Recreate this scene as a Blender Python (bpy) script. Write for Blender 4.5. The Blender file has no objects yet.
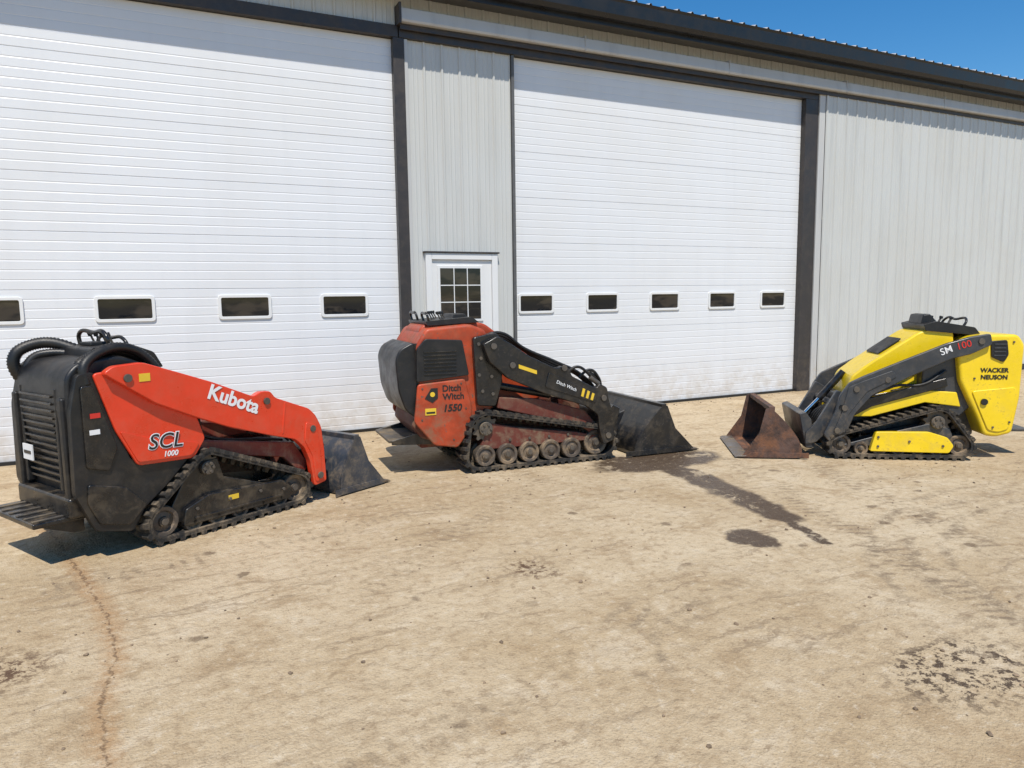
import bpy, bmesh, math, random
from mathutils import Vector, Matrix
random.seed(7)
sc=bpy.context.scene
sc.view_settings.view_transform='Standard'
try: sc.view_settings.look='None'
except Exception: pass
sc.view_settings.exposure=0
COL=bpy.context.collection
# ------------------------------------------------------------------ node helpers
class NT:
    def __init__(s,mat):
        mat.use_nodes=True; s.t=mat.node_tree; s.n=s.t.nodes; s.l=s.t.links
        s.b=s.n['Principled BSDF']; s.out=s.n['Material Output']
    def new(s,t,**k):
        n=s.n.new(t)
        for a,b in k.items(): setattr(n,a,b)
        return n
    def put(s,sock,v):
        if hasattr(v,'is_output'): s.l.new(v,sock)
        elif v is not None: sock.default_value=v
    def math(s,op,a,b=None,clamp=False):
        n=s.new('ShaderNodeMath',operation=op); n.use_clamp=clamp
        s.put(n.inputs[0],a)
        if b is not None: s.put(n.inputs[1],b)
        return n.outputs[0]
    def vm(s,op,a,b=None,scale=None):
        n=s.new('ShaderNodeVectorMath',operation=op); s.put(n.inputs[0],a)
        if b is not None: s.put(n.inputs[1],b)
        if scale is not None: s.put(n.inputs['Scale'],scale)
        return n.outputs['Value'] if op in('LENGTH','DOT_PRODUCT','DISTANCE') else n.outputs[0]
    def noise(s,vec,scale,detail=4,rough=.6,dist=0,col=False):
        n=s.new('ShaderNodeTexNoise'); s.put(n.inputs['Vector'],vec)
        n.inputs['Scale'].default_value=scale; n.inputs['Detail'].default_value=detail
        n.inputs['Roughness'].default_value=rough; n.inputs['Distortion'].default_value=dist
        return n.outputs['Color'] if col else n.outputs['Fac']
    def rng(s,v,a,b,c=0,d=1,smooth=True):
        n=s.new('ShaderNodeMapRange'); n.clamp=True
        if smooth: n.interpolation_type='SMOOTHSTEP'
        s.put(n.inputs[0],v)
        for i,x in zip((1,2,3,4),(a,b,c,d)): s.put(n.inputs[i],x)
        return n.outputs[0]
    def mix(s,f,a,b,blend='MIX'):
        n=s.new('ShaderNodeMix',data_type='RGBA',blend_type=blend)
        s.put(n.inputs['Factor'],f)
        A=[i for i in n.inputs if i.name=='A' and i.type=='RGBA'][0];B=[i for i in n.inputs if i.name=='B' and i.type=='RGBA'][0]
        s.put(A,a if hasattr(a,'is_output') else (*a,1)); s.put(B,b if hasattr(b,'is_output') else (*b,1))
        return [o for o in n.outputs if o.type=='RGBA'][0]
    def obj(s): return s.new('ShaderNodeTexCoord').outputs['Object']
    def bump(s,h,strength,dist):
        n=s.new('ShaderNodeBump'); n.inputs['Strength'].default_value=strength; n.inputs['Distance'].default_value=dist
        s.put(n.inputs['Height'],h); s.l.new(n.outputs[0],s.b.inputs['Normal'])
MATS={}
def mat(name,col,rough=.5,metal=0,dust=0.0,dustcol=(.32,.24,.15),bump=0,bscale=60,coat=0,var=.12,scr=0):
    if name in MATS: return MATS[name]
    m=bpy.data.materials.new(name); t=NT(m); co=t.obj()
    n1=t.noise(co,5,4,.65)
    c=t.mix(t.rng(n1,.35,.7),tuple(x*(1-var) for x in col),tuple(min(1,x*(1+var)) for x in col))
    r=t.rng(n1,.3,.7,max(0.02,rough-.08),min(1,rough+.12))
    if scr>0 or dust>0: n2=t.noise(co,38,3,.65)
    if scr>0:   # worn chips
        ch=t.math('MULTIPLY',t.rng(n2,.60,.64),t.rng(n1,.48,.58)); ch=t.math('MULTIPLY',ch,scr)
        c=t.mix(ch,c,(.09,.07,.06))
    if dust>0:
        geo=t.new('ShaderNodeNewGeometry'); sp=t.new('ShaderNodeSeparateXYZ'); t.l.new(geo.outputs['Normal'],sp.inputs[0])
        up=t.rng(sp.outputs[2],.2,1,0,.55)
        so=t.new('ShaderNodeSeparateXYZ'); t.l.new(co,so.inputs[0])
        low=t.rng(so.outputs[2],.9,.05,0,.65)
        blot=t.rng(t.noise(co,8,6,.75,.4),.42,.70)
        a=t.math('ADD',t.math('ADD',up,low),.30)
        d=t.math('MULTIPLY',t.math('MULTIPLY',a,blot),dust*1.3,clamp=True)
        d=t.math('ADD',d,t.math('MULTIPLY',t.rng(n2,.55,.75),dust*.2),clamp=True)
        c=t.mix(d,c,dustcol); r=t.math('ADD',r,t.math('MULTIPLY',d,.5),clamp=True)
    t.put(t.b.inputs['Base Color'],c); t.put(t.b.inputs['Roughness'],r); t.b.inputs['Metallic'].default_value=metal
    t.b.inputs['Coat Weight'].default_value=coat; t.b.inputs['Coat Roughness'].default_value=.15
    if bump>0: t.bump(t.noise(co,bscale,2,.6),bump,.01)
    MATS[name]=m; return m
red=mat('paint_red_orange',(.72,.042,.009),.3,dust=.22,coat=.35,var=.06)
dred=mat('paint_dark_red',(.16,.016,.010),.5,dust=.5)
org=mat('paint_burnt_orange',(.40,.050,.012),.45,dust=.9,coat=.08,scr=1.0,dustcol=(.22,.12,.065),var=.22)
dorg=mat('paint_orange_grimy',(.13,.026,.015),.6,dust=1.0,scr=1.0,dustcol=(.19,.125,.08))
yel=mat('paint_yellow',(.86,.60,.010),.32,dust=.18,coat=.3,var=.04,scr=.3)
blk=mat('plastic_black',(.010,.010,.011),.40,dust=.10,bump=.08,bscale=180)
blkp=mat('paint_black',(.008,.008,.009),.3,dust=.18,coat=.15,scr=.2)
gry=mat('paint_charcoal',(.034,.038,.045),.36,dust=.26,coat=.15,scr=.3)
rub=mat('rubber_track',(.016,.015,.014),.75,dust=.55,bump=.3,bscale=90,dustcol=(.23,.175,.115))
hose=mat('hose_rubber',(.010,.010,.010),.45,dust=.12)
stl=mat('steel_dirty',(.12,.105,.09),.5,metal=.5,dust=.7,scr=.3,dustcol=(.26,.20,.13))
rol=mat('roller_steel',(.10,.08,.065),.5,metal=.3,dust=.9,dustcol=(.30,.22,.14))
chrome=mat('chrome_rod',(.7,.7,.7),.15,metal=1,var=.02)
bkt=mat('bucket_slate',(.034,.042,.056),.36,dust=.38,scr=.5,coat=.15)
bkb=mat('bucket_black',(.009,.009,.010),.36,dust=.13,scr=.5,coat=.2)
rust=mat('bucket_rust',(.072,.040,.030),.6,dust=.5,dustcol=(.26,.11,.05),bump=.4,bscale=45,scr=.6,var=.5)
edge=mat('worn_edge_steel',(.22,.19,.17),.4,metal=.8,dust=.5)
wht=mat('decal_white',(.8,.8,.8),.45,var=.03)
dblk=mat('decal_black',(.015,.015,.015),.4,var=.03)
dred2=mat('decal_red',(.6,.03,.02),.4,var=.03)
yst=mat('decal_yellow',(.75,.50,.03),.45,dust=.2,var=.05)
# ------------------------------------------------------------------ mesh helpers
def mk(name,bm,m,parent=None,bev=0,seg=2,smooth=False,loc=None):
    me=bpy.data.meshes.new(name); bmesh.ops.recalc_face_normals(bm,faces=bm.faces[:]); bm.to_mesh(me); bm.free()
    o=bpy.data.objects.new(name,me); COL.objects.link(o); me.materials.append(m)
    if parent: o.parent=parent
    if bev>0:
        b=o.modifiers.new('bevel','BEVEL'); b.width=bev; b.segments=seg; b.limit_method='ANGLE'; b.angle_limit=math.radians(28)
        b.harden_normals=True; smooth=True
    if smooth:
        for p in me.polygons: p.use_smooth=True
    return o
def add_prism(bm,pts,y0,y1):
    a=[bm.verts.new((p[0],y0,p[1])) for p in pts]; b=[bm.verts.new((p[0],y1,p[1])) for p in pts]
    bm.faces.new(a); bm.faces.new(b[::-1]); n=len(pts)
    for i in range(n): bm.faces.new((a[i],b[i],b[(i+1)%n],a[(i+1)%n]))
def fillet(pts,r,k=4):
    out=[];n=len(pts)
    for i in range(n):
        p=Vector(pts[i]);a=Vector(pts[i-1])-p;b=Vector(pts[(i+1)%n])-p
        d=min(r,a.length*.45,b.length*.45); A=p+a.normalized()*d;B=p+b.normalized()*d
        for j in range(k+1):
            t=j/k; q=A*(1-t)**2+p*2*t*(1-t)+B*t*t; out.append((q.x,q.y))
    return out
def prism(par,name,pts,y0,y1,m,bev=.006,rnd=0,seg=2):
    if rnd: pts=fillet(pts,rnd)
    bm=bmesh.new(); add_prism(bm,pts,y0,y1); return mk(name,bm,m,par,bev,seg)
def box(par,name,x0,x1,y0,y1,z0,z1,m,bev=.006,seg=2):
    return prism(par,name,[(x0,z0),(x1,z0),(x1,z1),(x0,z1)],y0,y1,m,bev,seg=seg)
def circ(c,r,n=28): return [(c[0]+r*math.cos(2*math.pi*i/n),c[1]+r*math.sin(2*math.pi*i/n)) for i in range(n)]
def cyly(par,name,c,y0,y1,r,m,bev=.004,n=28): return prism(par,name,circ(c,r,n),y0,y1,m,bev)
def rods(par,name,segs,r,m,n=14):
    bm=bmesh.new()
    for a,b in segs:
        a=Vector(a);b=Vector(b);d=b-a;q=d.to_track_quat('Z','Y').to_matrix()
        A=[];B=[]
        for i in range(n):
            o=q@Vector((r*math.cos(2*math.pi*i/n),r*math.sin(2*math.pi*i/n),0)); A.append(bm.verts.new(a+o));B.append(bm.verts.new(b+o))
        bm.faces.new(A);bm.faces.new(B[::-1])
        for i in range(n): bm.faces.new((A[i],B[i],B[(i+1)%n],A[(i+1)%n]))
    return mk(name,bm,m,par,min(.004,r*.3),2)
def bolts(par,name,pts,y,r,m,h=.012):
    bm=bmesh.new()
    for p in pts: add_prism(bm,circ(p,r,6 if r<.02 else 20),y-h,y)
    return mk(name,bm,m,par,.0015,1)
def tube(par,name,pts,r,m):
    c=bpy.data.curves.new(name,'CURVE'); c.dimensions='3D'; c.bevel_depth=r; c.bevel_resolution=4; c.use_fill_caps=True; c.resolution_u=8
    s=c.splines.new('BEZIER'); s.bezier_points.add(len(pts)-1)
    for q,p in zip(s.bezier_points,pts): q.co=p; q.handle_left_type=q.handle_right_type='AUTO'
    t=bpy.data.objects.new('tmp',c); COL.objects.link(t)
    bpy.context.view_layer.update()
    me=bpy.data.meshes.new_from_object(t.evaluated_get(bpy.context.evaluated_depsgraph_get())); me.name=name
    bpy.data.objects.remove(t); o=bpy.data.objects.new(name,me); COL.objects.link(o); me.materials.clear(); me.materials.append(m)
    for p in me.polygons:p.use_smooth=True
    if par:o.parent=par
    return o
def ribbed(par,name,pts,r,m):
    """corrugated sleeve hose: rings along a Catmull-Rom path"""
    P=[Vector(p) for p in pts]; P=[2*P[0]-P[1]]+P+[2*P[-1]-P[-2]]; S=[]
    for i in range(1,len(P)-2):
        for k in range(14):
            t=k/14; a,b,c,d=P[i-1:i+3]
            S.append(.5*((2*b)+(c-a)*t+(2*a-5*b+4*c-d)*t*t+(3*b-a-3*c+d)*t**3))
    S.append(P[-2]); bm=bmesh.new(); n=14; R=[]
    for i,p in enumerate(S):
        d=(S[min(i+1,len(S)-1)]-S[max(i-1,0)]).normalized(); u=d.cross(Vector((0,1,.05))).normalized(); v=d.cross(u); rr=r*(1 if i%2 else .86)
        R.append([bm.verts.new(p+(u*math.cos(2*math.pi*k/n)+v*math.sin(2*math.pi*k/n))*rr) for k in range(n)])
    for i in range(len(R)-1):
        for k in range(n): bm.faces.new((R[i][k],R[i][(k+1)%n],R[i+1][(k+1)%n],R[i+1][k]))
    bm.faces.new(R[0]);bm.faces.new(R[-1]); mk(name,bm,m,par,0,smooth=True)
def text(par,name,body,x,y,z,size,m,tilt=0,off=0,shear=0,ext=.0008):
    c=bpy.data.curves.new(name,'FONT'); c.body=body; c.size=size; c.extrude=ext; c.offset=off; c.shear=shear
    c.align_x='CENTER'; c.align_y='CENTER'; c.resolution_u=4
    t=bpy.data.objects.new('tmp',c); COL.objects.link(t); bpy.context.view_layer.update()
    me=bpy.data.meshes.new_from_object(t.evaluated_get(bpy.context.evaluated_depsgraph_get())); bpy.data.objects.remove(t)
    M=Matrix.Translation((x,y,z))@Matrix.Rotation(-math.radians(tilt),4,'Y')@Matrix.Rotation(math.radians(90),4,'X')
    me.transform(M); me.name=name
    o=bpy.data.objects.new(name,me); COL.objects.link(o); me.materials.clear(); me.materials.append(m); o.parent=par; return o
def hull(ps):
    ps=sorted(set((round(a,5),round(b,5)) for a,b in ps))
    def half(P):
        h=[]
        for p in P:
            while len(h)>1 and (h[-1][0]-h[-2][0])*(p[1]-h[-2][1])-(h[-1][1]-h[-2][1])*(p[0]-h[-2][0])<=0:h.pop()
            h.append(p)
        return h
    return half(ps)[:-1]+half(ps[::-1])[:-1]
def resample(P,n):
    P=[Vector(p) for p in P];L=[(P[(i+1)%len(P)]-P[i]).length for i in range(len(P))];T=sum(L);out=[]
    i=0;acc=0
    for k in range(n):
        s=T*k/n
        while acc+L[i]<s: acc+=L[i];i+=1
        out.append(P[i].lerp(P[(i+1)%len(P)],(s-acc)/L[i]))
    return out,T
def track(par,name,circles,y0,y1,lug=.024,th=.026,pitch=.075):
    pts=[]
    for u,z,r in circles: pts+=circ((u,z),r-lug-.001,64)
    H=hull(pts); _,T=resample(H,10); n=4*round(T/pitch); P,_=resample(H,n)
    bm=bmesh.new(); N=[]
    for i in range(n):
        d=(P[(i+1)%n]-P[i-1]).normalized(); N.append(Vector((d.y,-d.x)))
    ringo=[];ringi=[]
    for i in range(n):
        o=P[i];q=P[i]-N[i]*th
        ringo.append([bm.verts.new((o.x,y,o.y)) for y in(y0,y1)]); ringi.append([bm.verts.new((q.x,y,q.y)) for y in(y0,y1)])
    for i in range(n):
        j=(i+1)%n
        bm.faces.new((ringo[i][0],ringo[i][1],ringo[j][1],ringo[j][0])); bm.faces.new((ringi[i][0],ringi[j][0],ringi[j][1],ringi[i][1]))
        bm.faces.new((ringo[i][0],ringo[j][0],ringi[j][0],ringi[i][0])); bm.faces.new((ringo[i][1],ringi[i][1],ringi[j][1],ringo[j][1]))
    w=(y1-y0)
    def hexa(vs):
        a,b=vs[:4],vs[4:]; bm.faces.new(a);bm.faces.new(b[::-1])
        for k in range(4): bm.faces.new((a[k],b[k],b[(k+1)%4],a[(k+1)%4]))
    for i in range(0,n,4):
        d=Vector((-N[i].y,N[i].x)); c=P[i]
        for ya,yb,sh in((y0-.006,y0+w*.52,-.010),(y0+w*.48,y1+.006,.010)):
            vs=[]
            for y,s in((ya,sh),(yb,-sh)):
                for du,h in((-.023,-.006),(.023,-.006),(.015,lug),(-.015,lug)):
                    q=c+d*(du+s)+N[i]*h; vs.append(bm.verts.new((q.x,y,q.y)))
            hexa(vs)
        vs=[]
        for y in(y0+w*.42,y0+w*.58):
            for du,h in((-.02,-th+.002),(.02,-th+.002),(.012,-th-.035),(-.012,-th-.035)):
                g=P[i]+d*du+N[i]*h; vs.append(bm.verts.new((g.x,y,g.y)))
        hexa(vs)
    return mk(name,bm,rub,par,0)
def wheel(par,name,c,r,y0,y1,m,hubm=None):
    prof=[(0,y0-.004),(r*.3,y0-.004),(r*.34,y0+.014),(r*.62,y0+.020),(r*.72,y0+.002),(r*.94,y0),(r,y0+.01),(r,y0+(y1-y0)*.33),(r*.8,y0+(y1-y0)*.36),(r*.8,y0+(y1-y0)*.64),(r,y0+(y1-y0)*.67),(r,y1-.01),(r*.9,y1),(0,y1)]
    n=28;bm=bmesh.new();R=[]
    for i in range(n):
        a=2*math.pi*i/n; R.append([bm.verts.new((c[0]+p[0]*math.cos(a),p[1],c[1]+p[0]*math.sin(a))) for p in prof])
    for i in range(n):
        for k in range(len(prof)-1): bm.faces.new((R[i][k],R[i][k+1],R[(i+1)%n][k+1],R[(i+1)%n][k]))
    bmesh.ops.remove_doubles(bm,verts=bm.verts,dist=1e-5)
    mk(name,bm,m,par); bolts(par,name+'_hub',[c],y0-.002,r*.22,hubm or stl,.012)
def sprocket(par,name,c,r,y0,y1,m,teeth=11):
    pts=[]
    for i in range(teeth*4):
        a=2*math.pi*i/(teeth*4); rr=r if i%4 in(0,1) else r*.80; pts.append((c[0]+rr*math.cos(a),c[1]+rr*math.sin(a)))
    prism(par,name,pts,y0,y1,m,.003)
    cyly(par,name+'_motor',c,y0-.035,y0+.01,r*.5,m,.008)
    bolts(par,name+'_bolts',[(c[0]+r*.33*math.cos(i*math.pi/3),c[1]+r*.33*math.sin(i*math.pi/3)) for i in range(6)],y0-.035,.012,stl)
def bucket(par,name,tip,rb,top,y0,y1,m,bulge=.07):
    tip=Vector(tip);rb=Vector(rb);top=Vector(top); sgn=1 if tip.x>rb.x else -1
    path=[tip]; n=10
    ctrl=rb.lerp(top,.35)+Vector((-sgn*bulge,-.02))
    s=rb.lerp(tip,.12)
    for i in range(n+1):
        t=i/n; path.append(s*(1-t)**2+ctrl*2*t*(1-t)+top*t*t)
    th=.010; bm=bmesh.new(); nn=[]
    for i,p in enumerate(path):
        d=(path[min(i+1,len(path)-1)]-path[max(i-1,0)]).normalized(); nn.append(Vector((d.y,-d.x))*sgn)
    inner=[p+nn[i]*th for i,p in enumerate(path)]
    poly=[(p.x,p.y) for p in path]+[(p.x,p.y) for p in inner[::-1]]
    a=[bm.verts.new((p[0],y0,p[1])) for p in poly];b=[bm.verts.new((p[0],y1,p[1])) for p in poly];N=len(poly);h=N//2
    for i in range(N): bm.faces.new((a[i],b[i],b[(i+1)%N],a[(i+1)%N]))
    for i in range(h-1):
        for v in(a,b): bm.faces.new((v[i],v[i+1],v[N-2-i],v[N-1-i]))
    mk(name+'_shell',bm,m,par)
    sp=[(p.x,p.y) for p in path]
    mid=top.lerp(tip,.5)+(rb-tip)*.07
    sp=[(tip.x-sgn*.03,tip.y)]+sp[1:]+[(top.x+sgn*.05,top.y-.01),(mid.x,mid.y),(tip.x-sgn*.05,tip.y+.03)]
    for y in(y0-.002,y1-.008): prism(par,name+'_side_plate',sp,y,y+.010,m,.002)
    d=(rb-tip).normalized(); up=Vector((-d.y,d.x)); up=up if up.y>0 else -up
    q=[tip-d*.03,tip+d*.10,tip+d*.10+up*.018,tip+up*.014]
    prism(par,name+'_cutting_edge',[(v.x,v.y+.003) for v in q],y0-.006,y1+.006,edge,.002)
    prism(par,name+'_top_lip',[(top.x-.02,top.y-.03),(top.x+.035,top.y-.03),(top.x+.035,top.y+.012),(top.x-.02,top.y+.012)],y0-.004,y1+.004,m,.004)
    for y in(y0-.012,y1+.002):
        q=[tip+d*.05,rb,rb+up*.05,tip+d*.12+up*.05]
        prism(par,name+'_wear_strip',[(v.x,v.y) for v in q],y,y+.010,m,.002)
def machine(name,loc,ang):
    e=bpy.data.objects.new(name,None); COL.objects.link(e); e.location=(loc[0],loc[1],0); e.rotation_euler=(0,0,math.radians(ang)); return e
def prism2(par,name,pts,y0,y1,W,m,**k):
    prism(par,name,pts,y0,y1,m,**k); prism(par,name,pts,W-y1,W-y0,m,**k)
def undercarriage(e,W,tw,circles,rollers,frame,sp,framem,idl,out=.03):
    for k,(a,b) in enumerate(((0,tw),(W-tw,W))):
        track(e,'rubber_track',circles,a,b)
        prism(e,'track_frame',frame,a+.055,b-.055,framem,bev=.008)
        for u,z,r in rollers: wheel(e,'track_roller',(u,z),r,a+out,b-out,rol)
        for u,z,r in idl: wheel(e,'idler_wheel',(u,z),r,a+.04,b-.04,rol)
        sprocket(e,'drive_sprocket',(sp[0],sp[1]),sp[2],a+.06,b-.06,stl)
# =================================================================== RED LOADER (left)
W=1.0
K=machine('compact_track_loader',(-.015,-3.374),28)
cir=[(-.02,.15,.15),(1.02,.15,.15),(.31,.45,.145)]
undercarriage(K,W,.25,cir,[(.18,.105,.07),(.36,.105,.07),(.54,.105,.07),(.72,.105,.07),(.88,.105,.07)],
  [(.0,.11),(1.0,.11),(1.02,.19),(.80,.23),(.44,.36),(.40,.50),(.20,.50),(.05,.24)],(.31,.45,.10),blkp,[(-.02,.15,.105),(1.02,.15,.105)])
prism(K,'track_guard',[(.10,.085),(.96,.085),(.99,.16),(.90,.24),(.30,.27),(.12,.20)],.016,.06,blkp,.010,rnd=.02)
prism(K,'track_guard_rib',[(.18,.12),(.88,.12),(.88,.135),(.18,.135)],.008,.02,blkp,.003)
bolts(K,'track_guard_bolts',[(.2,.19),(.45,.20),(.7,.20),(.9,.17)],.016,.013,stl)
box(K,'warning_decal',.44,.52,.0125,.015,.19,.225,yst,0)
box(K,'chassis',-.35,1.0,.27,.73,.2,.62,blkp,.02)
prism(K,'engine_hood',[(-.47,.32),(-.53,.95),(-.52,1.16),(-.45,1.235),(-.20,1.27),(.05,1.16),(.30,.95),(.35,.60),(.0,.4)],.10,.86,blk,bev=.045,rnd=.06,seg=4)
for i in range(13):
    z=.48+i*.045; xx=-.50-.03*(min(z,.95)-.5)/.45
    box(K,'rear_grille_bar',xx-.014,xx+.02,.28,.74,z,z+.016,blkp,.004)
box(K,'rear_grille_frame',-.53,-.48,.24,.275,.44,1.08,blk,.008); box(K,'rear_grille_frame',-.53,-.48,.745,.78,.44,1.08,blk,.008)
box(K,'rear_bumper',-.56,-.42,.10,.86,.29,.42,blkp,.02)
for y in(.12,.79): box(K,'rear_vertical_post',-.55,-.48,y,y+.06,.35,1.03,blk,.015)
prism2(K,'rear_side_panel',[(-.48,1.17),(-.38,1.18),(-.20,.60),(.20,.56),(.03,.40),(-.13,.28),(-.22,.14),(-.44,.20),(-.54,.44),(-.53,.95)],.045,.10,W-.04,blk,bev=.015,rnd=.03)
prism(K,'side_panel_lower_rib',[(-.47,.50),(-.25,.44),(-.12,.30),(-.24,.19),(-.42,.24),(-.48,.38)],.030,.05,blkp,bev=.008,rnd=.02)
prism(K,'side_panel_upper_rib',[(-.47,1.10),(-.40,1.10),(-.28,.70),(-.34,.56),(-.47,.60)],.030,.05,blkp,bev=.008,rnd=.02)
box(K,'operator_platform',-.74,-.44,.16,.84,.265,.30,blkp,.01)
for i in range(6): box(K,'platform_tread',-.73,-.45,.19+i*.11,.215+i*.11,.30,.308,stl,.002)
for y in(.2,.76): prism(K,'platform_bracket',[(-.70,.265),(-.44,.265),(-.44,.18),(-.5,.18)],y,y+.03,blkp,.004)
red_side=[(-.40,1.17),(-.20,1.19),(.02,1.06),(.24,.84),(.30,.66),(.21,.54),(-.17,.56),(-.29,.80)]
prism2(K,'red_side_cover',red_side,.020,.047,W,red,bev=.01,rnd=.03)
prism(K,'red_side_crease',[(-.27,.80),(-.17,.585),(.19,.565),(.25,.64),(-.12,.74)],.012,.022,red,bev=.006,rnd=.02)
arm=[(-.36,1.17),(-.30,1.21),(-.12,1.22),(.10,1.14),(.34,1.05),(.66,.91),(.72,.94),(.80,.935),(.84,.88),(1.14,.76),(1.20,.70),(1.25,.60),(1.27,.42),(1.28,.16),(1.16,.14),(1.13,.34),(1.08,.46),(1.0,.54),(.80,.60),(.45,.72),(.22,.82),(-.05,.95)]
prism2(K,'lift_arm',arm,-.03,.03,W,red,bev=.010,rnd=.025)
prism(K,'arm_weld_seam',[(.88,.60),(.895,.605),(.93,.83),(.915,.835)],-.033,-.02,red,.002)
prism(K,'arm_reinforcement',[(1.10,.66),(1.20,.62),(1.225,.42),(1.235,.18),(1.17,.17),(1.15,.38),(1.08,.52)],-.038,-.025,red,.005,rnd=.02)
bolts(K,'arm_pivot_pins',[(-.22,1.13),(.76,.865),(1.16,.60)],-.03,.026,stl,.014); bolts(K,'arm_pivot_pins',[(1.21,.22)],-.038,.026,stl,.014)
prism2(K,'lower_link',[(.05,.60),(.10,.68),(1.05,.50),(1.18,.30),(1.12,.22),(.95,.40)],.06,.11,W,dred,bev=.01)
prism(K,'front_frame',[(.25,.35),(.2,.75),(.55,.72),(.95,.55),(1.08,.35),(1.0,.25)],.27,.73,dred,.02)
for y in(.15,.83):
    rods(K,'lift_cylinder',[((.10,y,.58),(.72,y,.50))],.032,blkp); rods(K,'cylinder_rod',[((.70,y,.503),(1.10,y,.44))],.018,chrome)
rods(K,'arm_cross_tube',[((1.15,.0,.56),(1.15,1.0,.56)),((.76,.0,.86),(.76,1.0,.86))],.035,red)
rods(K,'tilt_cylinder',[((.55,.5,.86),(.95,.5,.66))],.035,blkp); rods(K,'tilt_rod',[((.93,.5,.67),(1.26,.5,.50))],.02,chrome)
prism(K,'quick_attach_plate',[(1.25,.10),(1.31,.10),(1.40,.42),(1.34,.46),(1.26,.38)],.12,.88,blkp,.01)
for k,y in enumerate((.18,.24,.3)):
    tube(K,'hydraulic_hose',[(.15,y,1.02),(.45,y,.80-.02*k),(.8,y,.66),(1.05,y+.05,.62),(1.25,y+.1,.45)],.014,hose)
    tube(K,'hydraulic_hose',[(.25,.14+.03*k,.70),(.45,.13+.03*k,.62-.03*k),(.8,.13+.02*k,.56),(1.0,.14,.52)],.011,hose)
prism(K,'control_console',[(-.30,1.24),(-.28,1.31),(-.05,1.33),(.12,1.26),(.18,1.15)],.28,.72,blk,.02,rnd=.02)
box(K,'instrument_display',-.22,-.10,.42,.58,1.315,1.34,dblk,.008)
for k in range(4):
    y=.36+.085*k; rods(K,'control_lever',[((-.10,y,1.31),(-.13,y,1.38))],.007,stl); rods(K,'lever_knob',[((-.13,y,1.375),(-.14,y,1.40))],.014,blk)
tube(K,'grab_bar',[(-.16,.30,1.30),(-.17,.31,1.385),(-.16,.50,1.40),(-.17,.69,1.385),(-.16,.70,1.30)],.014,blkp)
tube(K,'grab_bar',[(-.04,.30,1.28),(-.05,.31,1.34),(-.05,.50,1.36),(-.05,.69,1.34),(-.04,.70,1.28)],.012,blkp)
ribbed(K,'hose_sleeve',[(-.44,.82,1.02),(-.52,.83,1.18),(-.50,.825,1.28),(-.40,.80,1.33),(-.30,.74,1.33),(-.18,.64,1.27)],.040,hose)
ribbed(K,'hose_sleeve',[(-.43,.76,1.04),(-.47,.77,1.17),(-.42,.76,1.25),(-.32,.70,1.27),(-.2,.6,1.25)],.030,hose)
for k in range(2):
    ribbed(K,'hose_sleeve',[(-.42,.07+.07*k,1.10),(-.42,.08+.07*k,1.21),(-.34,.10+.07*k,1.28-.02*k),(-.20,.13+.06*k,1.315-.02*k),(-.06,.16+.05*k,1.28-.02*k),(.05,.17+.04*k,1.18),(.12,.17,1.03)],.033,hose)
text(K,'maker_lettering','Kubota',.50,-.0335,.905,.14,wht,tilt=-23,off=.004)
text(K,'model_lettering_outline','SCL',.01,.0095,.69,.14,wht,tilt=-3,off=.006,shear=.2)
text(K,'model_lettering','SCL',.01,.0070,.69,.14,dblk,tilt=-3,off=.0005,shear=.2)
text(K,'model_number','1000',.04,.0095,.603,.05,wht,tilt=-3,off=.001,shear=.2)
box(K,'rear_label',-.555,-.547,.58,.72,.60,.70,wht,0); box(K,'rear_label_text',-.558,-.5555,.60,.70,.64,.66,dblk,0)
box(K,'side_label',-.44,-.38,.0265,.029,.80,.83,wht,0); box(K,'side_label',-.43,-.37,.0265,.029,.90,.93,dred2,0)
box(K,'side_label',-.15,-.08,-.0335,-.031,1.10,1.15,yst,0)
bucket(K,'bucket',(1.93,.012),(1.34,.012),(1.58,.47),-.05,1.05,bkt)
for y in(.3,.6): prism(K,'bucket_back_rib',[(1.32,.10),(1.42,.44),(1.46,.44),(1.36,.10)],y,y+.03,bkt,.003)
# =================================================================== BURNT ORANGE LOADER (middle)
W=1.05
D=machine('compact_track_loader.001',(2.571,-2.595),-4.45)
cir=[(.06,.38,.20),(-.02,.15,.15),(1.25,.175,.175)]
undercarriage(D,W,.26,cir,[(.045,.15,.098),(.265,.148,.098),(.485,.148,.098),(.705,.148,.098),(.925,.148,.098)],
  [(.0,.20),(1.12,.20),(1.22,.24),(1.0,.29),(.35,.39),(.1,.45)],(.06,.40,.13),dorg,[(1.20,.178,.125)],out=.012)
bolts(D,'frame_bolts',[(.3+.2*i,.275) for i in range(4)],.055,.014,stl)
box(D,'chassis',-.50,1.15,.28,.77,.22,.62,dorg,.02)
prism(D,'rear_fuel_tank',[(-.55,.52),(-.66,.60),(-.72,.78),(-.74,1.06),(-.70,1.15),(-.56,1.22),(-.46,1.0),(-.46,.55)],.13,.93,blk,bev=.04,rnd=.05,seg=4)
prism(D,'tank_seam',[(-.53,.50),(-.50,.50),(-.54,1.20),(-.57,1.20)],.118,.13,blkp,.004)
prism(D,'engine_body',[(-.52,.50),(-.56,1.18),(-.46,1.33),(-.05,1.36),(.10,1.30),(.20,.62),(-.05,.40),(-.25,.24),(-.42,.28)],.10,.95,org,bev=.03,rnd=.04,seg=3)
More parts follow.
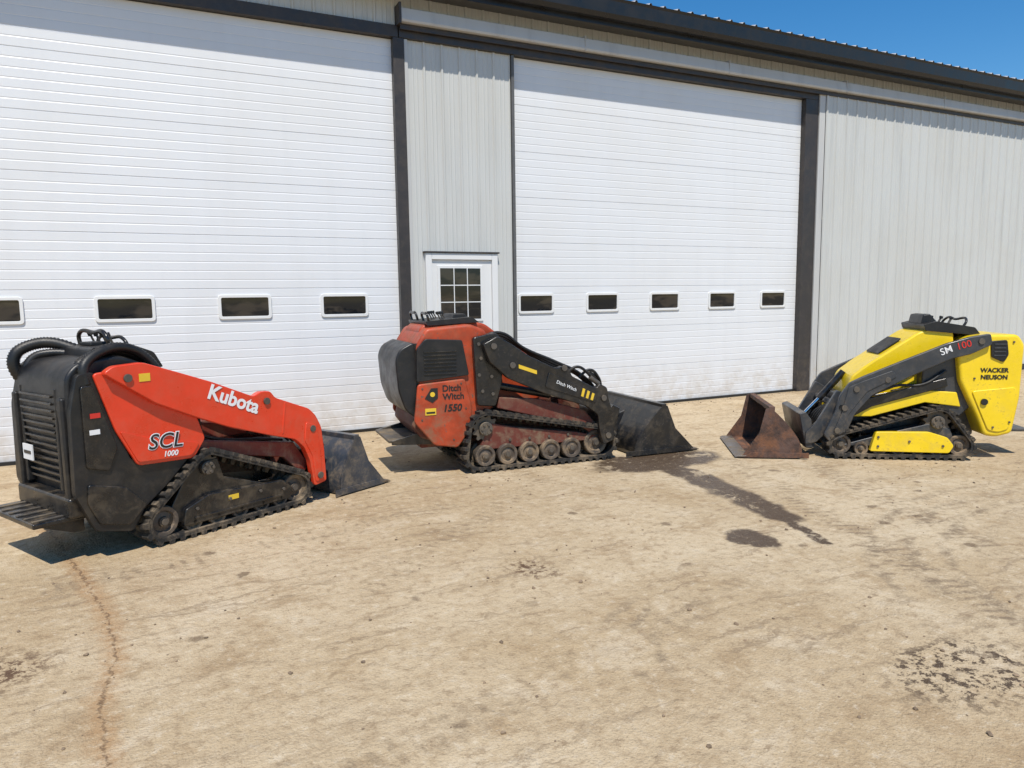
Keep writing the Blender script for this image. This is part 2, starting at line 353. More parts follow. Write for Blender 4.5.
for ys in((.065,.10),(.95,.985)):
    prism(D,'side_vent_panel',[(-.56,1.15),(-.48,1.24),(-.14,1.22),(-.08,.90),(-.57,.86)],ys[0],ys[1],blk,bev=.01,rnd=.02)
    prism(D,'lower_side_panel',[(-.56,.84),(-.12,.87),(-.06,.62),(-.06,.42),(-.20,.24),(-.42,.28),(-.60,.50)],ys[0],ys[1],org,bev=.015,rnd=.03)
for i in range(7): box(D,'vent_slat',-.50,-.20,.055,.068,.92+i*.033,.93+i*.033,blkp,.002)
bolts(D,'panel_screws',[(-.52,.80),(-.16,.83),(-.53,.52),(-.12,.60),(-.24,.32)],.065,.009,stl,.006)
prism(D,'top_hood',[(-.50,1.29),(-.44,1.365),(-.06,1.38),(.14,1.36),(.26,1.27),(.58,1.06),(.74,.86),(.70,.60),(.1,.6)],.26,.80,org,bev=.025,rnd=.05,seg=3)
prism(D,'console',[(-.42,1.35),(-.44,1.39),(.0,1.42),(.07,1.37)],.20,.86,blk,.012,rnd=.01)
for k in range(6):
    y=.26+.10*k; x=-.28+.05*(k%3); rods(D,'control_lever',[((x,y,1.40),(x-.03,y,1.455))],.007,stl); rods(D,'lever_knob',[((x-.03,y,1.45),(x-.035,y,1.475))],.015,blk)
prism(D,'console_pod',[(-.14,1.40),(-.12,1.45),(-.02,1.45),(.02,1.40)],.36,.70,blk,.01)
for a,b in((.22,.40),(.62,.84)):
    tube(D,'grab_bar',[(-.40,a,1.38),(-.42,a,1.45),(-.42,(a+b)/2,1.46),(-.42,b,1.45),(-.40,b,1.38)],.012,blkp)
box(D,'operator_platform',-.80,-.46,.24,.86,.30,.33,stl,.01)
prism2(D,'platform_arm',[(-.78,.29),(-.42,.27),(-.3,.36),(-.46,.40),(-.78,.33)],.19,.22,W,blkp,bev=.006)
prism(D,'rear_lower_panel',[(-.52,.34),(-.60,.45),(-.56,.62),(-.40,.62),(-.40,.30)],.16,.90,dorg,.02)
prism2(D,'mast_plate',[(-.05,1.24),(.17,1.28),(.26,1.18),(.22,.80),(.16,.60),(-.02,.62)],.03,.09,W,blkp,bev=.012,rnd=.03)
bolts(D,'mast_bolts',[(.0,1.18),(.02,1.05),(.0,.9),(.12,.88),(.03,.75),(.13,.72)],.03,.017,stl)
arm=[(.02,1.18),(.16,1.25),(.30,1.17),(.48,1.05),(.74,.93),(.80,.95),(.88,.92),(.90,.85),(1.16,.72),(1.20,.76),(1.28,.72),(1.30,.60),(1.36,.42),(1.36,.20),(1.24,.16),(1.20,.30),(1.18,.46),(1.06,.55),(.62,.70),(.26,.86),(.08,1.02)]
prism2(D,'lift_arm',arm,-.04,.025,W,blkp,bev=.010,rnd=.025)
prism(D,'arm_reinforcement',[(.62,.76),(1.06,.61),(1.15,.58),(1.16,.66),(.66,.90)],-.050,-.038,blkp,.004,rnd=.02)
bolts(D,'arm_pivot_pins',[(.12,1.16),(.82,.93),(1.24,.62),(1.29,.25),(.30,.98)],-.04,.028,stl,.015)
prism2(D,'lower_link',[(.18,.58),(.2,.68),(.6,.64),(1.08,.50),(1.22,.34),(1.16,.26),(1.0,.38),(.55,.48)],.05,.10,W,dorg,bev=.01)
prism(D,'front_frame',[(.2,.3),(.2,.78),(.7,.74),(1.05,.55),(1.15,.35),(1.1,.22)],.28,.77,dorg,.02)
for y in(.14,.90):
    rods(D,'lift_cylinder',[((.22,y,.78),(.75,y,.66))],.036,blkp); rods(D,'cylinder_rod',[((.73,y,.665),(1.15,y,.55))],.02,chrome)
rods(D,'arm_cross_tube',[((1.2,.0,.56),(1.2,1.05,.56)),((.82,.0,.88),(.82,1.05,.88))],.04,blkp)
for k in range(4):
    y=.12+.05*k; tube(D,'hydraulic_hose',[(.05,y,1.24),(.25,y,1.27-.02*k),(.48,y,1.12),(.8,y,.98-.02*k),(1.08,y,.84),(1.28,y+.05,.64),(1.33,y+.1,.48)],.014,hose)
tube(D,'hydraulic_hose',[(.88,.02,.88),(.97,.0,.93),(1.10,.02,.86),(1.20,.05,.76)],.014,hose)
tube(D,'hydraulic_hose',[(1.02,.06,.82),(1.13,.04,.89),(1.23,.05,.81),(1.28,.08,.70)],.014,hose)
rods(D,'auxiliary_coupler',[((1.12,.02,.82),(1.22,.02,.75)),((1.14,.08,.86),(1.24,.08,.79)),((1.18,.14,.84),(1.27,.14,.77))],.024,stl)
prism(D,'quick_attach_plate',[(1.32,.10),(1.42,.10),(1.52,.48),(1.44,.52),(1.34,.44)],.13,.92,blkp,.01)
text(D,'maker_lettering','Ditch',-.25,.0625,.79,.08,dblk,off=.002); text(D,'maker_lettering_line','Witch',-.235,.0625,.715,.08,dblk,off=.002)
text(D,'model_number','1550',-.25,.0625,.61,.088,dblk,off=.003,shear=.2)
prism(D,'badge',[(-.50,.71),(-.44,.80),(-.38,.80),(-.38,.71),(-.43,.67)],.060,.0645,dblk,0); cyly(D,'badge_centre',(-.43,.745),.057,.0595,.022,yst,0)
box(D,'panel_decal',-.50,-.40,.060,.0645,.56,.62,yst,0); box(D,'panel_decal_text',-.49,-.41,.057,.0595,.575,.59,dblk,0)
prism(D,'arm_decal',[(.36,.985),(.54,.92),(.54,.885),(.36,.95)],-.0435,-.041,yst,0)
for i in range(3): prism(D,'arm_decal_stripe',[(1.01+.05*i,.73-.025*i),(1.035+.05*i,.718-.025*i),(1.015+.05*i,.645-.02*i),(.99+.05*i,.655-.02*i)],-.0535,-.051,yst,0)
text(D,'arm_lettering','Ditch Witch',.84,-.0515,.76,.045,wht,tilt=-24)
bucket(D,'bucket',(2.34,.012),(1.50,.012),(1.93,.50),-.02,1.12,bkb,bulge=.10)
for y in(.3,.7): prism(D,'bucket_back_rib',[(1.48,.10),(1.62,.40),(1.68,.42),(1.52,.10)],y,y+.03,bkb,.003)
# =================================================================== YELLOW LOADER (right)
W=1.0
S=machine('compact_track_loader.002',(5.824,-3.781),-33.93)
cir=[(.01,.14,.14),(1.08,.14,.14),(.88,.36,.165)]
undercarriage(S,W,.24,cir,[(.2,.10,.065),(.37,.10,.065),(.54,.10,.065),(.71,.10,.065),(.88,.10,.065)],
  [(.0,.12),(1.06,.12),(1.0,.30),(.8,.34),(.4,.24)],(.88,.36,.125),gry,[(.01,.14,.10),(1.08,.14,.10)])
prism(S,'track_guard',[(.27,.08),(.98,.07),(1.02,.14),(.96,.22),(.80,.27),(.32,.27)],.004,.06,yel,.008,rnd=.02)
bolts(S,'track_guard_bolts',[(.34,.22),(.34,.13),(.62,.18),(.92,.14)],.004,.012,stl)
box(S,'chassis',.05,1.3,.27,.73,.2,.60,gry,.02)
prism2(S,'side_skirt',[(.05,.40),(.10,.52),(.50,.60),(.80,.66),(1.06,.64),(1.10,.50),(.78,.54),(.3,.40)],.10,.27,W,yel,bev=.01)
prism(S,'rear_body',[(1.02,1.06),(1.16,1.17),(1.28,1.19),(1.54,1.19),(1.60,1.10),(1.59,.60),(1.54,.26),(1.40,.22),(1.29,.24),(1.22,.42),(1.13,.60),(1.06,.75)],.05,.95,yel,bev=.03,rnd=.04,seg=3)
prism(S,'rear_body_inner',[(.75,.6),(.75,1.0),(1.1,1.1),(1.2,.5),(1.1,.4)],.12,.88,gry,.02)
prism(S,'rear_body_crease',[(1.16,.66),(1.54,.70),(1.555,.60),(1.50,.30),(1.41,.27),(1.32,.29),(1.25,.45)],.038,.055,yel,bev=.008,rnd=.03)
for ys in((.035,.051),(.949,.965)):
    prism(S,'side_vent_recess',[(1.30,1.13),(1.44,1.14),(1.46,1.0),(1.42,.93),(1.31,.98)],ys[0],ys[1],blk,bev=.006,rnd=.02)
for i in range(4): box(S,'vent_slat',1.33,1.43,.028,.036,.99+i*.035,1.0+i*.035,gry,.002)
bolts(S,'service_knob',[(1.27,.56)],.038,.03,dblk,.02)
bolts(S,'body_screws',[(1.2,1.12),(1.5,1.12),(1.18,.78)],.05,.010,stl); bolts(S,'body_screws',[(1.50,.37),(1.36,.32)],.038,.010,stl)
prism(S,'front_hood',[(.10,.60),(.15,.78),(.30,.90),(.74,1.20),(.86,1.25),(1.06,1.22),(1.10,.6),(.3,.45)],.24,.76,yel,bev=.02,rnd=.04,seg=3)
prism(S,'hood_vent',[(.42,.99),(.62,1.13),(.62,1.145),(.42,1.005)],.33,.67,blk,.003)
prism(S,'console',[(.80,1.22),(.78,1.28),(.90,1.31),(1.24,1.25),(1.30,1.17)],.22,.78,blk,.015,rnd=.015)
prism(S,'console_pod',[(.80,1.28),(.82,1.37),(.88,1.38),(.96,1.29)],.34,.66,blk,.012)
for k in range(5):
    y=.28+.11*k; x=1.02+.04*(k%2); rods(S,'control_lever',[((x,y,1.27),(x+.03,y,1.33))],.007,stl); rods(S,'lever_knob',[((x+.03,y,1.325),(x+.035,y,1.35))],.014,blk)
tube(S,'grab_bar',[(1.14,.26,1.24),(1.18,.27,1.31),(1.18,.50,1.32),(1.18,.73,1.31),(1.14,.74,1.24)],.012,blkp)
box(S,'operator_platform',1.55,1.80,.26,.74,.24,.27,gry,.01)
arm=[(1.28,1.20),(1.30,1.10),(1.12,1.01),(.96,.97),(.60,.80),(.27,.62),(.12,.44),(.04,.22),(-.10,.16),(-.16,.24),(-.06,.46),(-.02,.62),(.06,.74),(.18,.80),(.50,.94),(.90,1.11),(1.10,1.17)]
prism2(S,'lift_arm',arm,.0,.045,W,gry,bev=.010,rnd=.025)
prism(S,'arm_reinforcement',[(.05,.70),(.16,.75),(.44,.86),(.48,.80),(.22,.66),(.06,.44),(.0,.24),(-.08,.24),(.0,.46)],-.010,.002,gry,.004,rnd=.02)
bolts(S,'arm_pivot_pins',[(1.2,1.13),(.40,.77)],.0,.027,stl,.014); bolts(S,'arm_pivot_pins',[(.12,.68),(.02,.50),(-.04,.28)],-.010,.027,stl,.014)
prism2(S,'lower_link',[(.95,.78),(.97,.70),(.30,.50),(.02,.34),(-.04,.40),(.25,.58)],.08,.13,W,blkp,bev=.01)
for y in(.17,.83):
    rods(S,'lift_cylinder',[((1.0,y,.72),(.50,y,.62))],.034,blkp); rods(S,'cylinder_rod',[((.52,y,.625),(.10,y,.54))],.018,chrome)
prism2(S,'front_link',[(-.02,.66),(.08,.60),(-.12,.22),(-.20,.14),(-.30,.12),(-.30,.24),(-.2,.34)],.10,.15,W,gry,bev=.008,rnd=.02)
rods(S,'arm_cross_tube',[((.0,.0,.50),(.0,1.0,.50))],.035,gry)
rods(S,'tilt_cylinder',[((.15,.5,.80),(-.08,.5,.52))],.035,blkp); rods(S,'tilt_rod',[((-.07,.5,.53),(-.24,.5,.34))],.02,chrome)
for k in range(4):
    y=.14+.06*k; tube(S,'hydraulic_hose',[(.9,y,.98),(.5,y,.76-.02*k),(.2,y,.66),(.0,y,.60-.03*k),(-.14,y+.05,.42),(-.2,y+.1,.28)],.013,hose)
tube(S,'hydraulic_hose',[(.95,.10,.85),(.75,.08,.72),(.5,.10,.70),(.2,.1,.56)],.013,hose)
prism(S,'quick_attach_plate',[(-.22,.08),(-.29,.08),(-.36,.42),(-.30,.44),(-.24,.36)],.12,.88,gry,.01)
text(S,'model_lettering','SM',.90,-.0035,1.045,.09,wht,tilt=22,off=.0003); text(S,'model_number','100',1.05,-.0035,1.095,.09,dred2,tilt=16,off=.0003)
text(S,'maker_lettering','WACKER',1.35,.046,.855,.058,dblk,off=.0018); text(S,'maker_lettering_line','NEUSON',1.35,.046,.79,.058,dblk,off=.0018)
bucket(S,'bucket',(-.96,.012),(-.30,.012),(-.66,.50),-.04,.98,rust,bulge=.13)
# =================================================================== BUILDING
B=bpy.data.objects.new('metal_shop_building',None); COL.objects.link(B)
def wallmat(name,col,rough=.45,streak=.12,dirt=.55):
    m=bpy.data.materials.new(name); t=NT(m); co=t.obj()
    v=t.vm('MULTIPLY',co,(6,6,.5)); s=t.noise(v,1,4,.6); b=t.noise(co,.7,3,.6)
    so=t.new('ShaderNodeSeparateXYZ'); t.l.new(co,so.inputs[0])
    c=t.mix(t.rng(s,.45,.8,0,streak*1.6),col,tuple(x*.72 for x in col))
    c=t.mix(t.rng(b,.4,.7,0,.4),c,tuple(x*y for x,y in zip(col,(.93,.91,.87))))
    low=t.math('MULTIPLY',t.rng(so.outputs[2],.8,.0,0,1),t.rng(t.noise(co,5,5,.7),.35,.7))
    c=t.mix(t.math('MULTIPLY',low,dirt),c,(.42,.33,.22))
    t.put(t.b.inputs['Base Color'],c); t.put(t.b.inputs['Roughness'],t.rng(b,.3,.7,rough-.06,rough+.1))
    t.bump(t.noise(co,1.6,2,.5),.12,.02); return m
white=wallmat('door_white',(.715,.725,.74),.42,.08,.5); side=wallmat('siding_offwhite',(.54,.545,.525),.4,.3,.4)
trimw=wallmat('trim_white',(.72,.72,.71)); dk=mat('trim_bronze',(.036,.031,.030),.45,dust=.15); dkg=mat('trim_grey',(.10,.10,.10),.5,dust=.1)
gut=mat('gutter_black',(.012,.012,.013),.35,var=.1); railm=wallmat('rail_grey',(.50,.50,.49),.45,.4); roofm=wallmat('roof_metal',(.5,.5,.5))
conc=mat('concrete_sill',(.36,.31,.24),.85,bump=.4,bscale=30,dust=.4)
def sweep_z(name,x0,x1,z0,z1,y,m,pitch,rib=.019):
    prof=[];x=x0
    while x<x1-1e-4:
        for dx,dy in((0,0),(.012,-rib),(.030,-rib),(.042,0)): prof.append((x+dx,y+dy))
        for k in(.38,.66):
            c=x+.042+(pitch-.042)*(k-.02)
            for dx,dy in((-.012,0),(-.004,-.005),(.004,-.005),(.012,0)): prof.append((c+dx,y+dy))
        x+=pitch
    prof=[p for p in prof if p[0]<=x1]; prof.append((x1,y))
    bm=bmesh.new(); a=[bm.verts.new((p[0],p[1],z0)) for p in prof]; b=[bm.verts.new((p[0],p[1],z1)) for p in prof]
    for i in range(len(prof)-1): bm.faces.new((a[i],a[i+1],b[i+1],b[i]))
    return mk(name,bm,m,B)
def door(name,x0,x1,z1,y,wins,wz,wh,ww,n=8):
    h=z1/n; prof=[]
    for i in range(n):
        zb=i*h
        prof+= [(zb+.001,y+.007),(zb+.006,y)]
        for k in(1,2,3,4,5):
            c=zb+h*k/6
            prof+=[(c-.008,y),(c-.003,y+.0021),(c+.003,y+.0021),(c+.008,y)]
        prof+=[(zb+h-.006,y),(zb+h-.001,y+.007)]
    bm=bmesh.new(); a=[bm.verts.new((x0,p[1],p[0])) for p in prof]; b=[bm.verts.new((x1,p[1],p[0])) for p in prof]
    for i in range(len(prof)-1): bm.faces.new((a[i],b[i],b[i+1],a[i+1]))
    mk(name,bm,white,B)
    for wx in wins:
        def ring(hw,hh,rad): return fillet([(wx-hw,wz-hh),(wx+hw,wz-hh),(wx+hw,wz+hh),(wx-hw,wz+hh)],rad,5)
        O=ring(ww/2,wh/2,.04); I=ring(ww/2-.032,wh/2-.032,.02); bm=bmesh.new(); n_=len(O)
        yo=y-.018
        vo0=[bm.verts.new((p[0],y+.02,p[1])) for p in O]; vo=[bm.verts.new((p[0],yo,p[1])) for p in O]
        vi=[bm.verts.new((p[0],yo,p[1])) for p in I]; vi0=[bm.verts.new((p[0],y-.002,p[1])) for p in I]
        for i in range(n_):
            j=(i+1)%n_
            for A,Bv in((vo0,vo),(vo,vi),(vi,vi0)): bm.faces.new((A[i],A[j],Bv[j],Bv[i]))
        mk(name+'_window_frame',bm,trimw,B,.004,2)
        bm=bmesh.new(); bm.faces.new([bm.verts.new((p[0],y-.004,p[1])) for p in I]); mk(name+'_window_glass',bm,glass,B)
def glassmat():
    m=bpy.data.materials.new('window_glass_dark'); t=NT(m); co=t.obj()
    n=t.noise(t.vm('MULTIPLY',co,(1.3,1,3.5)),1.6,3,.6)
    c=t.mix(t.rng(n,.45,.60),(.006,.008,.011),(.040,.034,.028))
    t.put(t.b.inputs['Base Color'],c); t.b.inputs['Roughness'].default_value=.04; t.b.inputs['Specular IOR Level'].default_value=.4
    t.bump(t.noise(co,2.2,1,.5),.05,.02); return m
glass=glassmat()
TOP=4.62
door('overhead_door_large',-4.6,2.655,TOP,.04,[1.99,.88,-.30,-1.47,-2.64,-3.8],1.53,.27,.56)
door('overhead_door',4.235,9.32,TOP,.04,[4.55,5.6,6.68,7.77,8.82],1.51,.265,.54)
def bb(name,x0,x1,y0,y1,z0,z1,m,bev=.004): return box(B,name,x0,x1,y0,y1,z0,z1,m,bev)
bb('jamb_trim',2.655,2.79,-.045,.06,.0,TOP,dk); bb('jamb_trim_edge',4.192,4.232,-.03,.06,0,TOP,dkg)
bb('jamb_trim',9.322,9.60,-.05,.06,0,TOP,dk); bb('jamb_trim_light',9.603,9.73,-.07,.06,0,TOP+.12,railm)
bb('door_header_trim',-4.6,2.72,-.045,.06,TOP+.001,4.755,dk); bb('door_header_trim',2.73,9.60,-.05,.06,TOP+.002,4.745,dk)
bb('jamb_trim',-4.78,-4.602,-.045,.06,0,TOP+.13,dk)
sweep_z('siding_panel',2.792,4.190,0.02,TOP,.0,side,.2287)
sweep_z('siding_upper',-9,31,4.757,5.32,.004,side,.2287)
sweep_z('siding_far',-9,-4.79,0.02,4.757,.0,side,.2287)
sweep_z('sliding_door_siding',9.735,31,.17,4.83,-.075,side,.2287)
bb('sliding_door_bottom_rail',9.735,31,-.085,-.02,.13,.169,railm); bb('foundation_skirt',9.735,31,-.01,.1,0,.13,dkg)
bb('entry_door_frame',2.98,3.06,-.06,.02,0,2.15,trimw,.006); bb('entry_door_frame',3.87,3.95,-.06,.02,0,2.15,trimw,.006); bb('entry_door_frame_head',3.061,3.869,-.06,.02,2.07,2.15,trimw,.006)
bb('entry_door_drip_cap',2.96,3.97,-.075,.0,2.151,2.17,dk,.002)
bb('entry_door_slab',3.062,3.868,-.032,.02,.02,2.068,trimw,.003)
bb('entry_door_window_frame',3.13,3.74,-.048,-.033,1.30,2.0,trimw,.006)
bb('entry_door_window_glass',3.165,3.705,-.052,-.049,1.335,1.965,glass,0)
for i in(1,2): bb('entry_door_muntin',3.165+.18*i-.006,3.165+.18*i+.006,-.058,-.0525,1.335,1.965,trimw,.002)
for i in(1,2): bb('entry_door_muntin',3.165,3.705,-.0565,-.0522,1.335+.21*i-.006,1.335+.21*i+.006,trimw,0)
for x in(3.14,3.50): bb('entry_door_panel',x,x+.28,-.044,-.033,.25,1.1,trimw,.01)
rods(B,'entry_door_knob',[((3.80,-.03,1.0),(3.80,-.09,1.0))],.028,chrome); bb('entry_door_sill',2.97,3.96,-.12,.02,.0,.03,conc)
bb('siding_corner_trim',2.793,2.835,-.03,.0,.02,TOP,railm)
def sweepx(name,pts,x0,x1,m,bev=0):
    bm=bmesh.new(); A=[bm.verts.new((x0,p[0],p[1])) for p in pts];Bv=[bm.verts.new((x1,p[0],p[1])) for p in pts]
    bm.faces.new(A);bm.faces.new(Bv[::-1]);n=len(pts)
    for i in range(n): bm.faces.new((A[i],Bv[i],Bv[(i+1)%n],A[(i+1)%n]))
    mk(name,bm,m,B,bev)
sweepx('track_cover',[(-.005,4.765),(-.16,4.765),(-.17,4.79),(-.15,4.92),(-.005,4.95)],2.73,31,railm,.006)
bb('track_cover_end',2.70,2.728,-.175,.0,4.74,4.97,dk)
for i in range(12): bb('track_cover_joint',5.2+i*2.44,5.206+i*2.44,-.172,-.0,4.763,4.952,railm,0)
bb('track_rail_strip',2.73,31,-.10,-.08,4.70,4.76,dk)
bb('soffit',-9,31,-.33,.0,5.10,5.14,dkg); bb('fascia',-9,31,-.345,-.331,5.04,5.32,gut)
sweepx('eave_gutter',[(-.346,5.10),(-.43,5.10),(-.46,5.15),(-.47,5.30),(-.485,5.33),(-.475,5.335),(-.45,5.31),(-.44,5.16),(-.42,5.12),(-.346,5.12)],-9,31,gut)
prof=[];x=-9.1
while x<31.1:
    prof+=[(x,0),(x+.015,.022),(x+.035,.022),(x+.05,0)]; x+=.2287
bm=bmesh.new()
for (ya,za,yb,zb) in((-.46,5.345,9,7.75),(9,7.75,18.4,5.345)):
    a=[bm.verts.new((p[0],ya,za+p[1])) for p in prof];b=[bm.verts.new((p[0],yb,zb+p[1])) for p in prof]
    for i in range(len(prof)-1): bm.faces.new((a[i],a[i+1],b[i+1],b[i]))
mk('metal_roof',bm,roofm,B)
bb('rear_wall',-9,31,17.9,18,0,5.3,side)
for x in(-9,30.9):
    bm=bmesh.new(); v=[(x,0.01,0),(x,17.9,0),(x,17.9,5.3),(x,9,7.7),(x,0.01,5.3)]; bm.faces.new([bm.verts.new(p) for p in v]); mk('gable_wall',bm,side,B)
bb('door_bottom_seal',-4.6,2.655,.0,.036,.0,.035,dblk,0); bb('door_bottom_seal',4.235,9.32,.0,.036,.0,.035,dblk,0)
# =================================================================== GROUND
def ground_mat():
    m=bpy.data.materials.new('dirty_concrete'); t=NT(m)
    P=t.vm('MULTIPLY',t.obj(),(1,1,0))
    wc=t.vm('SUBTRACT',t.noise(P,2.2,4,.68,col=True),(.5,.5,.5)); Wp=t.vm('MULTIPLY',t.vm('ADD',P,t.vm('SCALE',wc,scale=.34)),(1,1,0))
    wf=t.vm('SUBTRACT',t.noise(P,11,3,.7,col=True),(.5,.5,.5)); Wf=t.vm('MULTIPLY',t.vm('ADD',P,t.vm('SCALE',wf,scale=.11)),(1,1,0))
    Wt=t.vm('MULTIPLY',t.vm('ADD',t.vm('ADD',P,t.vm('SCALE',wf,scale=.045)),t.vm('SCALE',wc,scale=.16)),(1,1,0))
    n1=t.noise(P,.5,4,.62,.6); n2=t.noise(P,2.6,7,.74,.3); n3=t.noise(P,17,5,.74); n4=t.noise(P,110,2,.6)
    c=t.mix(t.rng(n1,.35,.65),(.43,.32,.19),(.53,.42,.275))
    c=t.mix(t.rng(n2,.50,.66,0,.7),c,(.34,.235,.13))
    c=t.mix(t.rng(n2,.47,.34,0,.5),c,(.59,.49,.35))
    c=t.mix(t.rng(n3,.50,.66,0,.65),c,(.28,.195,.115))
    c=t.mix(t.rng(n3,.46,.32,0,.55),c,(.62,.525,.39))
    for rot,sc_,am in((.50,(1.0,13,1),.6),(-.85,(.9,12,1),.6)):
        mp=t.new('ShaderNodeMapping'); t.l.new(Wp,mp.inputs[0]); mp.inputs['Rotation'].default_value=(0,0,rot); mp.inputs['Scale'].default_value=sc_
        s=t.noise(mp.outputs[0],1,5,.78); reg=t.rng(n1,.44,.56) if rot>0 else t.rng(n1,.56,.44)
        c=t.mix(t.math('MULTIPLY',t.math('MULTIPLY',t.rng(s,.53,.65),reg),am),c,(.235,.165,.10))
    def seg(V,a,b):
        ba=Vector((b[0]-a[0],b[1]-a[1],0)); pa=t.vm('SUBTRACT',V,(a[0],a[1],0))
        h=t.math('DIVIDE',t.vm('DOT_PRODUCT',pa,tuple(ba)),ba.length_squared,clamp=True)
        n=t.new('ShaderNodeVectorMath',operation='SCALE'); n.inputs[0].default_value=tuple(ba); t.l.new(h,n.inputs['Scale'])
        return t.vm('LENGTH',t.vm('SUBTRACT',pa,n.outputs[0]))
    def poly(V,pts):
        d=None
        for a,b in zip(pts[:-1],pts[1:]):
            s=seg(V,a,b); d=s if d is None else t.math('MINIMUM',d,s)
        return d
    patch=t.math('MULTIPLY',t.rng(n2,.42,.56),t.rng(n3,.38,.54,.15,1))
    def smear(cx,cy,r0,r1,freq,sectdir,am,c,lo=.5):   # scuff arcs from a pivoting track
        q=t.vm('SUBTRACT',Wt,(cx,cy,0)); L=t.vm('LENGTH',q)
        rad=t.math('MULTIPLY',t.rng(L,r0-.12,r0+.12),t.rng(L,r1+.12,r1-.12))
        w=t.rng(t.math('SINE',t.math('ADD',t.math('MULTIPLY',L,freq),t.math('MULTIPLY',n2,9.0))),-.2,.9)
        dd=t.vm('DOT_PRODUCT',t.vm('NORMALIZE',q),(math.cos(sectdir),math.sin(sectdir),0))
        f=t.math('MULTIPLY',t.math('MULTIPLY',rad,t.rng(dd,lo,.98)),t.math('MULTIPLY',w,patch))
        return t.mix(t.math('MULTIPLY',f,am),c,(.20,.15,.10))
    c=smear(2.45,-6.3,.50,.85,48,2.3,.75,c,.6)
    c=smear(5.6,-7.6,2.0,2.7,30,2.1,.55,c,.6)
    def run(a,b,w,freq,am,c):
        d=seg(Wt,a,b); u=Vector((b[0]-a[0],b[1]-a[1],0)).normalized()
        s=t.rng(t.math('SINE',t.math('MULTIPLY',t.vm('DOT_PRODUCT',Wt,tuple(u)),freq)),-.2,.8,.15,1)
        f=t.math('MULTIPLY',t.math('MULTIPLY',t.rng(d,w+.04,w-.04),s),patch); return t.mix(t.math('MULTIPLY',f,am),c,(.21,.155,.10))
    for a,b,w,am in(((4.9,-3.3),(3.6,-6.6),.11,.8),((5.5,-3.6),(4.2,-6.8),.11,.65),((-.6,-3.9),(1.9,-3.45),.10,.6),((.2,-6.3),(3.0,-5.6),.09,.4),((1.0,-4.7),(2.9,-3.1),.10,.5)):
        c=run(a,b,w,78,am,c)
    pts=[(-.95,-1.2),(-.85,-2.4),(-.59,-3.40),(-.48,-3.82),(-.32,-4.5),(-.27,-4.98),(-.31,-5.32),(-.26,-5.83),(-.24,-7.5)]
    d=poly(Wf,pts)
    c=t.mix(t.math('MULTIPLY',t.rng(d,.095,.0),t.rng(n3,.35,.6,.25,.75)),c,(.37,.215,.10))
    c=t.mix(t.math('MULTIPLY',t.rng(d,.012,.002),t.rng(n3,.40,.55,.15,.85)),c,(.16,.10,.055))
    d2=poly(Wf,[(-1.6,-3.9),(-.8,-3.75),(-.1,-3.95),(.6,-3.9),(1.5,-4.2)])
    c=t.mix(t.rng(d2,.008,.002,0,.45),c,(.20,.13,.08))
    sp=t.new('ShaderNodeSeparateXYZ'); t.l.new(Wp,sp.inputs[0])
    c=t.mix(t.rng(sp.outputs[1],-.35,.1,0,.6),c,(.30,.22,.13))
    dw=poly(Wp,[(3.95,-2.70),(4.15,-3.06),(4.16,-3.57),(4.07,-4.28),(3.95,-4.81)])
    wet=t.rng(dw,.19,.11); dn=poly(Wf,[(3.95,-4.6),(3.88,-5.0),(3.75,-5.38)]); wet=t.math('MAXIMUM',wet,t.rng(dn,.06,.03))
    bl=t.vm('LENGTH',t.vm('MULTIPLY',t.vm('SUBTRACT',Wp,(3.41,-5.1,0)),(1,.75,1))); wet=t.math('MAXIMUM',wet,t.rng(bl,.17,.13))
    dp=t.vm('LENGTH',t.vm('MULTIPLY',t.vm('SUBTRACT',Wp,(4.25,-3.0,0)),(.45,1,1))); wet=t.math('MAXIMUM',wet,t.rng(dp,.36,.27))
    br=t.vm('LENGTH',t.vm('MULTIPLY',t.vm('SUBTRACT',Wp,(2.95,-6.75,0)),(.6,1,1))); wet=t.math('MAXIMUM',wet,t.math('MULTIPLY',t.rng(br,.30,.15),t.rng(n3,.5,.56)))
    wet=t.math('MULTIPLY',wet,t.rng(n3,.34,.44,.55,1)); wet=t.math('MULTIPLY',wet,t.rng(n2,.38,.44,.35,1))
    vo=t.new('ShaderNodeTexVoronoi'); t.l.new(Wf,vo.inputs['Vector']); vo.inputs['Scale'].default_value=2.6
    spot=t.math('MULTIPLY',t.rng(vo.outputs['Distance'],.14,.07),t.rng(n1,.48,.54))
    c=t.mix(t.math('MULTIPLY',spot,.7),c,(.13,.085,.05))
    c=t.mix(t.math('MULTIPLY',wet,.95),c,(.070,.044,.027))
    mud=t.vm('LENGTH',t.vm('SUBTRACT',Wp,(-.72,-4.86,0))); mf=t.rng(mud,.30,.05)
    mud3=t.vm('LENGTH',t.vm('SUBTRACT',Wp,(1.9,-4.9,0))); mf=t.math('MAXIMUM',mf,t.rng(mud3,.22,.05))
    c=t.mix(t.math('MULTIPLY',mf,t.rng(n3,.48,.55)),c,(.12,.07,.04))
    c=t.mix(t.rng(n4,.58,.72,0,.5),c,(.17,.12,.075)); c=t.mix(t.rng(n4,.40,.28,0,.35),c,(.65,.56,.43))
    t.put(t.b.inputs['Base Color'],c)
    t.put(t.b.inputs['Roughness'],t.rng(wet,0,1,.88,.4)); t.b.inputs['Specular IOR Level'].default_value=.25
    h=t.math('ADD',t.noise(P,9,5,.75),t.math('MULTIPLY',t.noise(P,85,1,.5),.2))
    t.bump(h,.75,.03)
    return m
bm=bmesh.new(); bm.faces.new([bm.verts.new(p) for p in((-400,-400,0),(400,-400,0),(400,400,0),(-400,400,0))])
mk('ground',bm,ground_mat())
bm=bmesh.new()
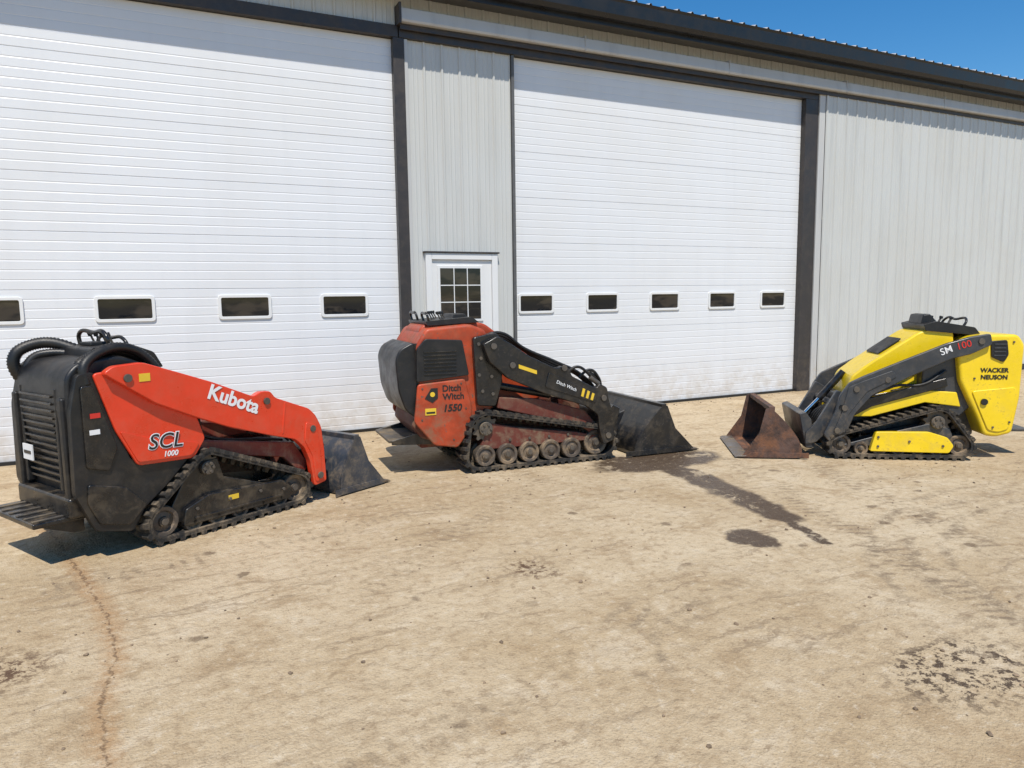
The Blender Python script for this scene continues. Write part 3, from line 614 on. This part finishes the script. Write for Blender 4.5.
for i in range(900):
    q=random.random()
    if q<.3: x=random.uniform(-4,14); y=-abs(random.gauss(0,.15))-.05
    elif q<.55:
        cx,cy=random.choice(((0.6,-3.1),(3.0,-2.9),(6.2,-4.4),(-.7,-4.9),(2.9,-6.6),(1.9,-4.9))); x=random.gauss(cx,.35); y=random.gauss(cy,.25)
    else: x=random.uniform(-2,8); y=random.uniform(-7.2,-.4)
    r=random.choice((.003,.004,.005,.007,.009,.012))*random.uniform(.7,1.2)
    M=Matrix.Translation((x,y,r*.3))@Matrix.Rotation(random.random()*6,4,'Z')@Matrix.Diagonal((1,random.uniform(.6,1),random.uniform(.4,.8),1))
    g=bmesh.ops.create_icosphere(bm,subdivisions=1,radius=r,matrix=M)
    for v in g['verts']: v.co+=Vector([random.uniform(-.2,.2)*r for _ in range(3)])
mk('gravel',bm,mat('clod',(.24,.17,.11),.9,var=.5))
# =================================================================== LIGHT / WORLD / CAMERA
el=math.radians(60); az=math.radians(200)
w=bpy.data.worlds.new('World'); sc.world=w; w.use_nodes=True; nt=w.node_tree
sk=nt.nodes.new('ShaderNodeTexSky'); sk.sky_type='NISHITA'; sk.sun_disc=False; sk.sun_elevation=el; sk.sun_rotation=az
sk.air_density=1.1; sk.dust_density=.0; sk.ozone_density=4.0
hs=nt.nodes.new('ShaderNodeHueSaturation'); hs.inputs['Saturation'].default_value=1.35; nt.links.new(sk.outputs[0],hs.inputs['Color'])
nt.links.new(hs.outputs[0],nt.nodes['Background'].inputs[0]); nt.nodes['Background'].inputs[1].default_value=.13
L=bpy.data.lights.new('sun','SUN'); L.energy=4.9; L.angle=math.radians(.53); L.color=(1,.945,.85)
lo=bpy.data.objects.new('sun',L); COL.objects.link(lo)
sd=Vector((math.sin(az)*math.cos(el),math.cos(az)*math.cos(el),math.sin(el))); lo.rotation_euler=sd.to_track_quat('Z','Y').to_euler(); lo.location=sd*30
p=math.radians(6.83);yaw=math.radians(26);r=math.radians(0.8)
F=Vector((math.sin(yaw)*math.cos(p),math.cos(yaw)*math.cos(p),-math.sin(p)))
R0=Vector((math.cos(yaw),-math.sin(yaw),0)); U0=R0.cross(F); R=math.cos(r)*R0-math.sin(r)*U0; U=math.sin(r)*R0+math.cos(r)*U0
cd=bpy.data.cameras.new('camera'); cam=bpy.data.objects.new('camera',cd); COL.objects.link(cam)
cd.sensor_width=36; cd.lens=720/1024*36; cd.clip_start=.05; cd.clip_end=2000
cam.matrix_world=Matrix(((R.x,U.x,-F.x,0),(R.y,U.y,-F.y,-8.52),(R.z,U.z,-F.z,1.59),(0,0,0,1)))
sc.camera=cam
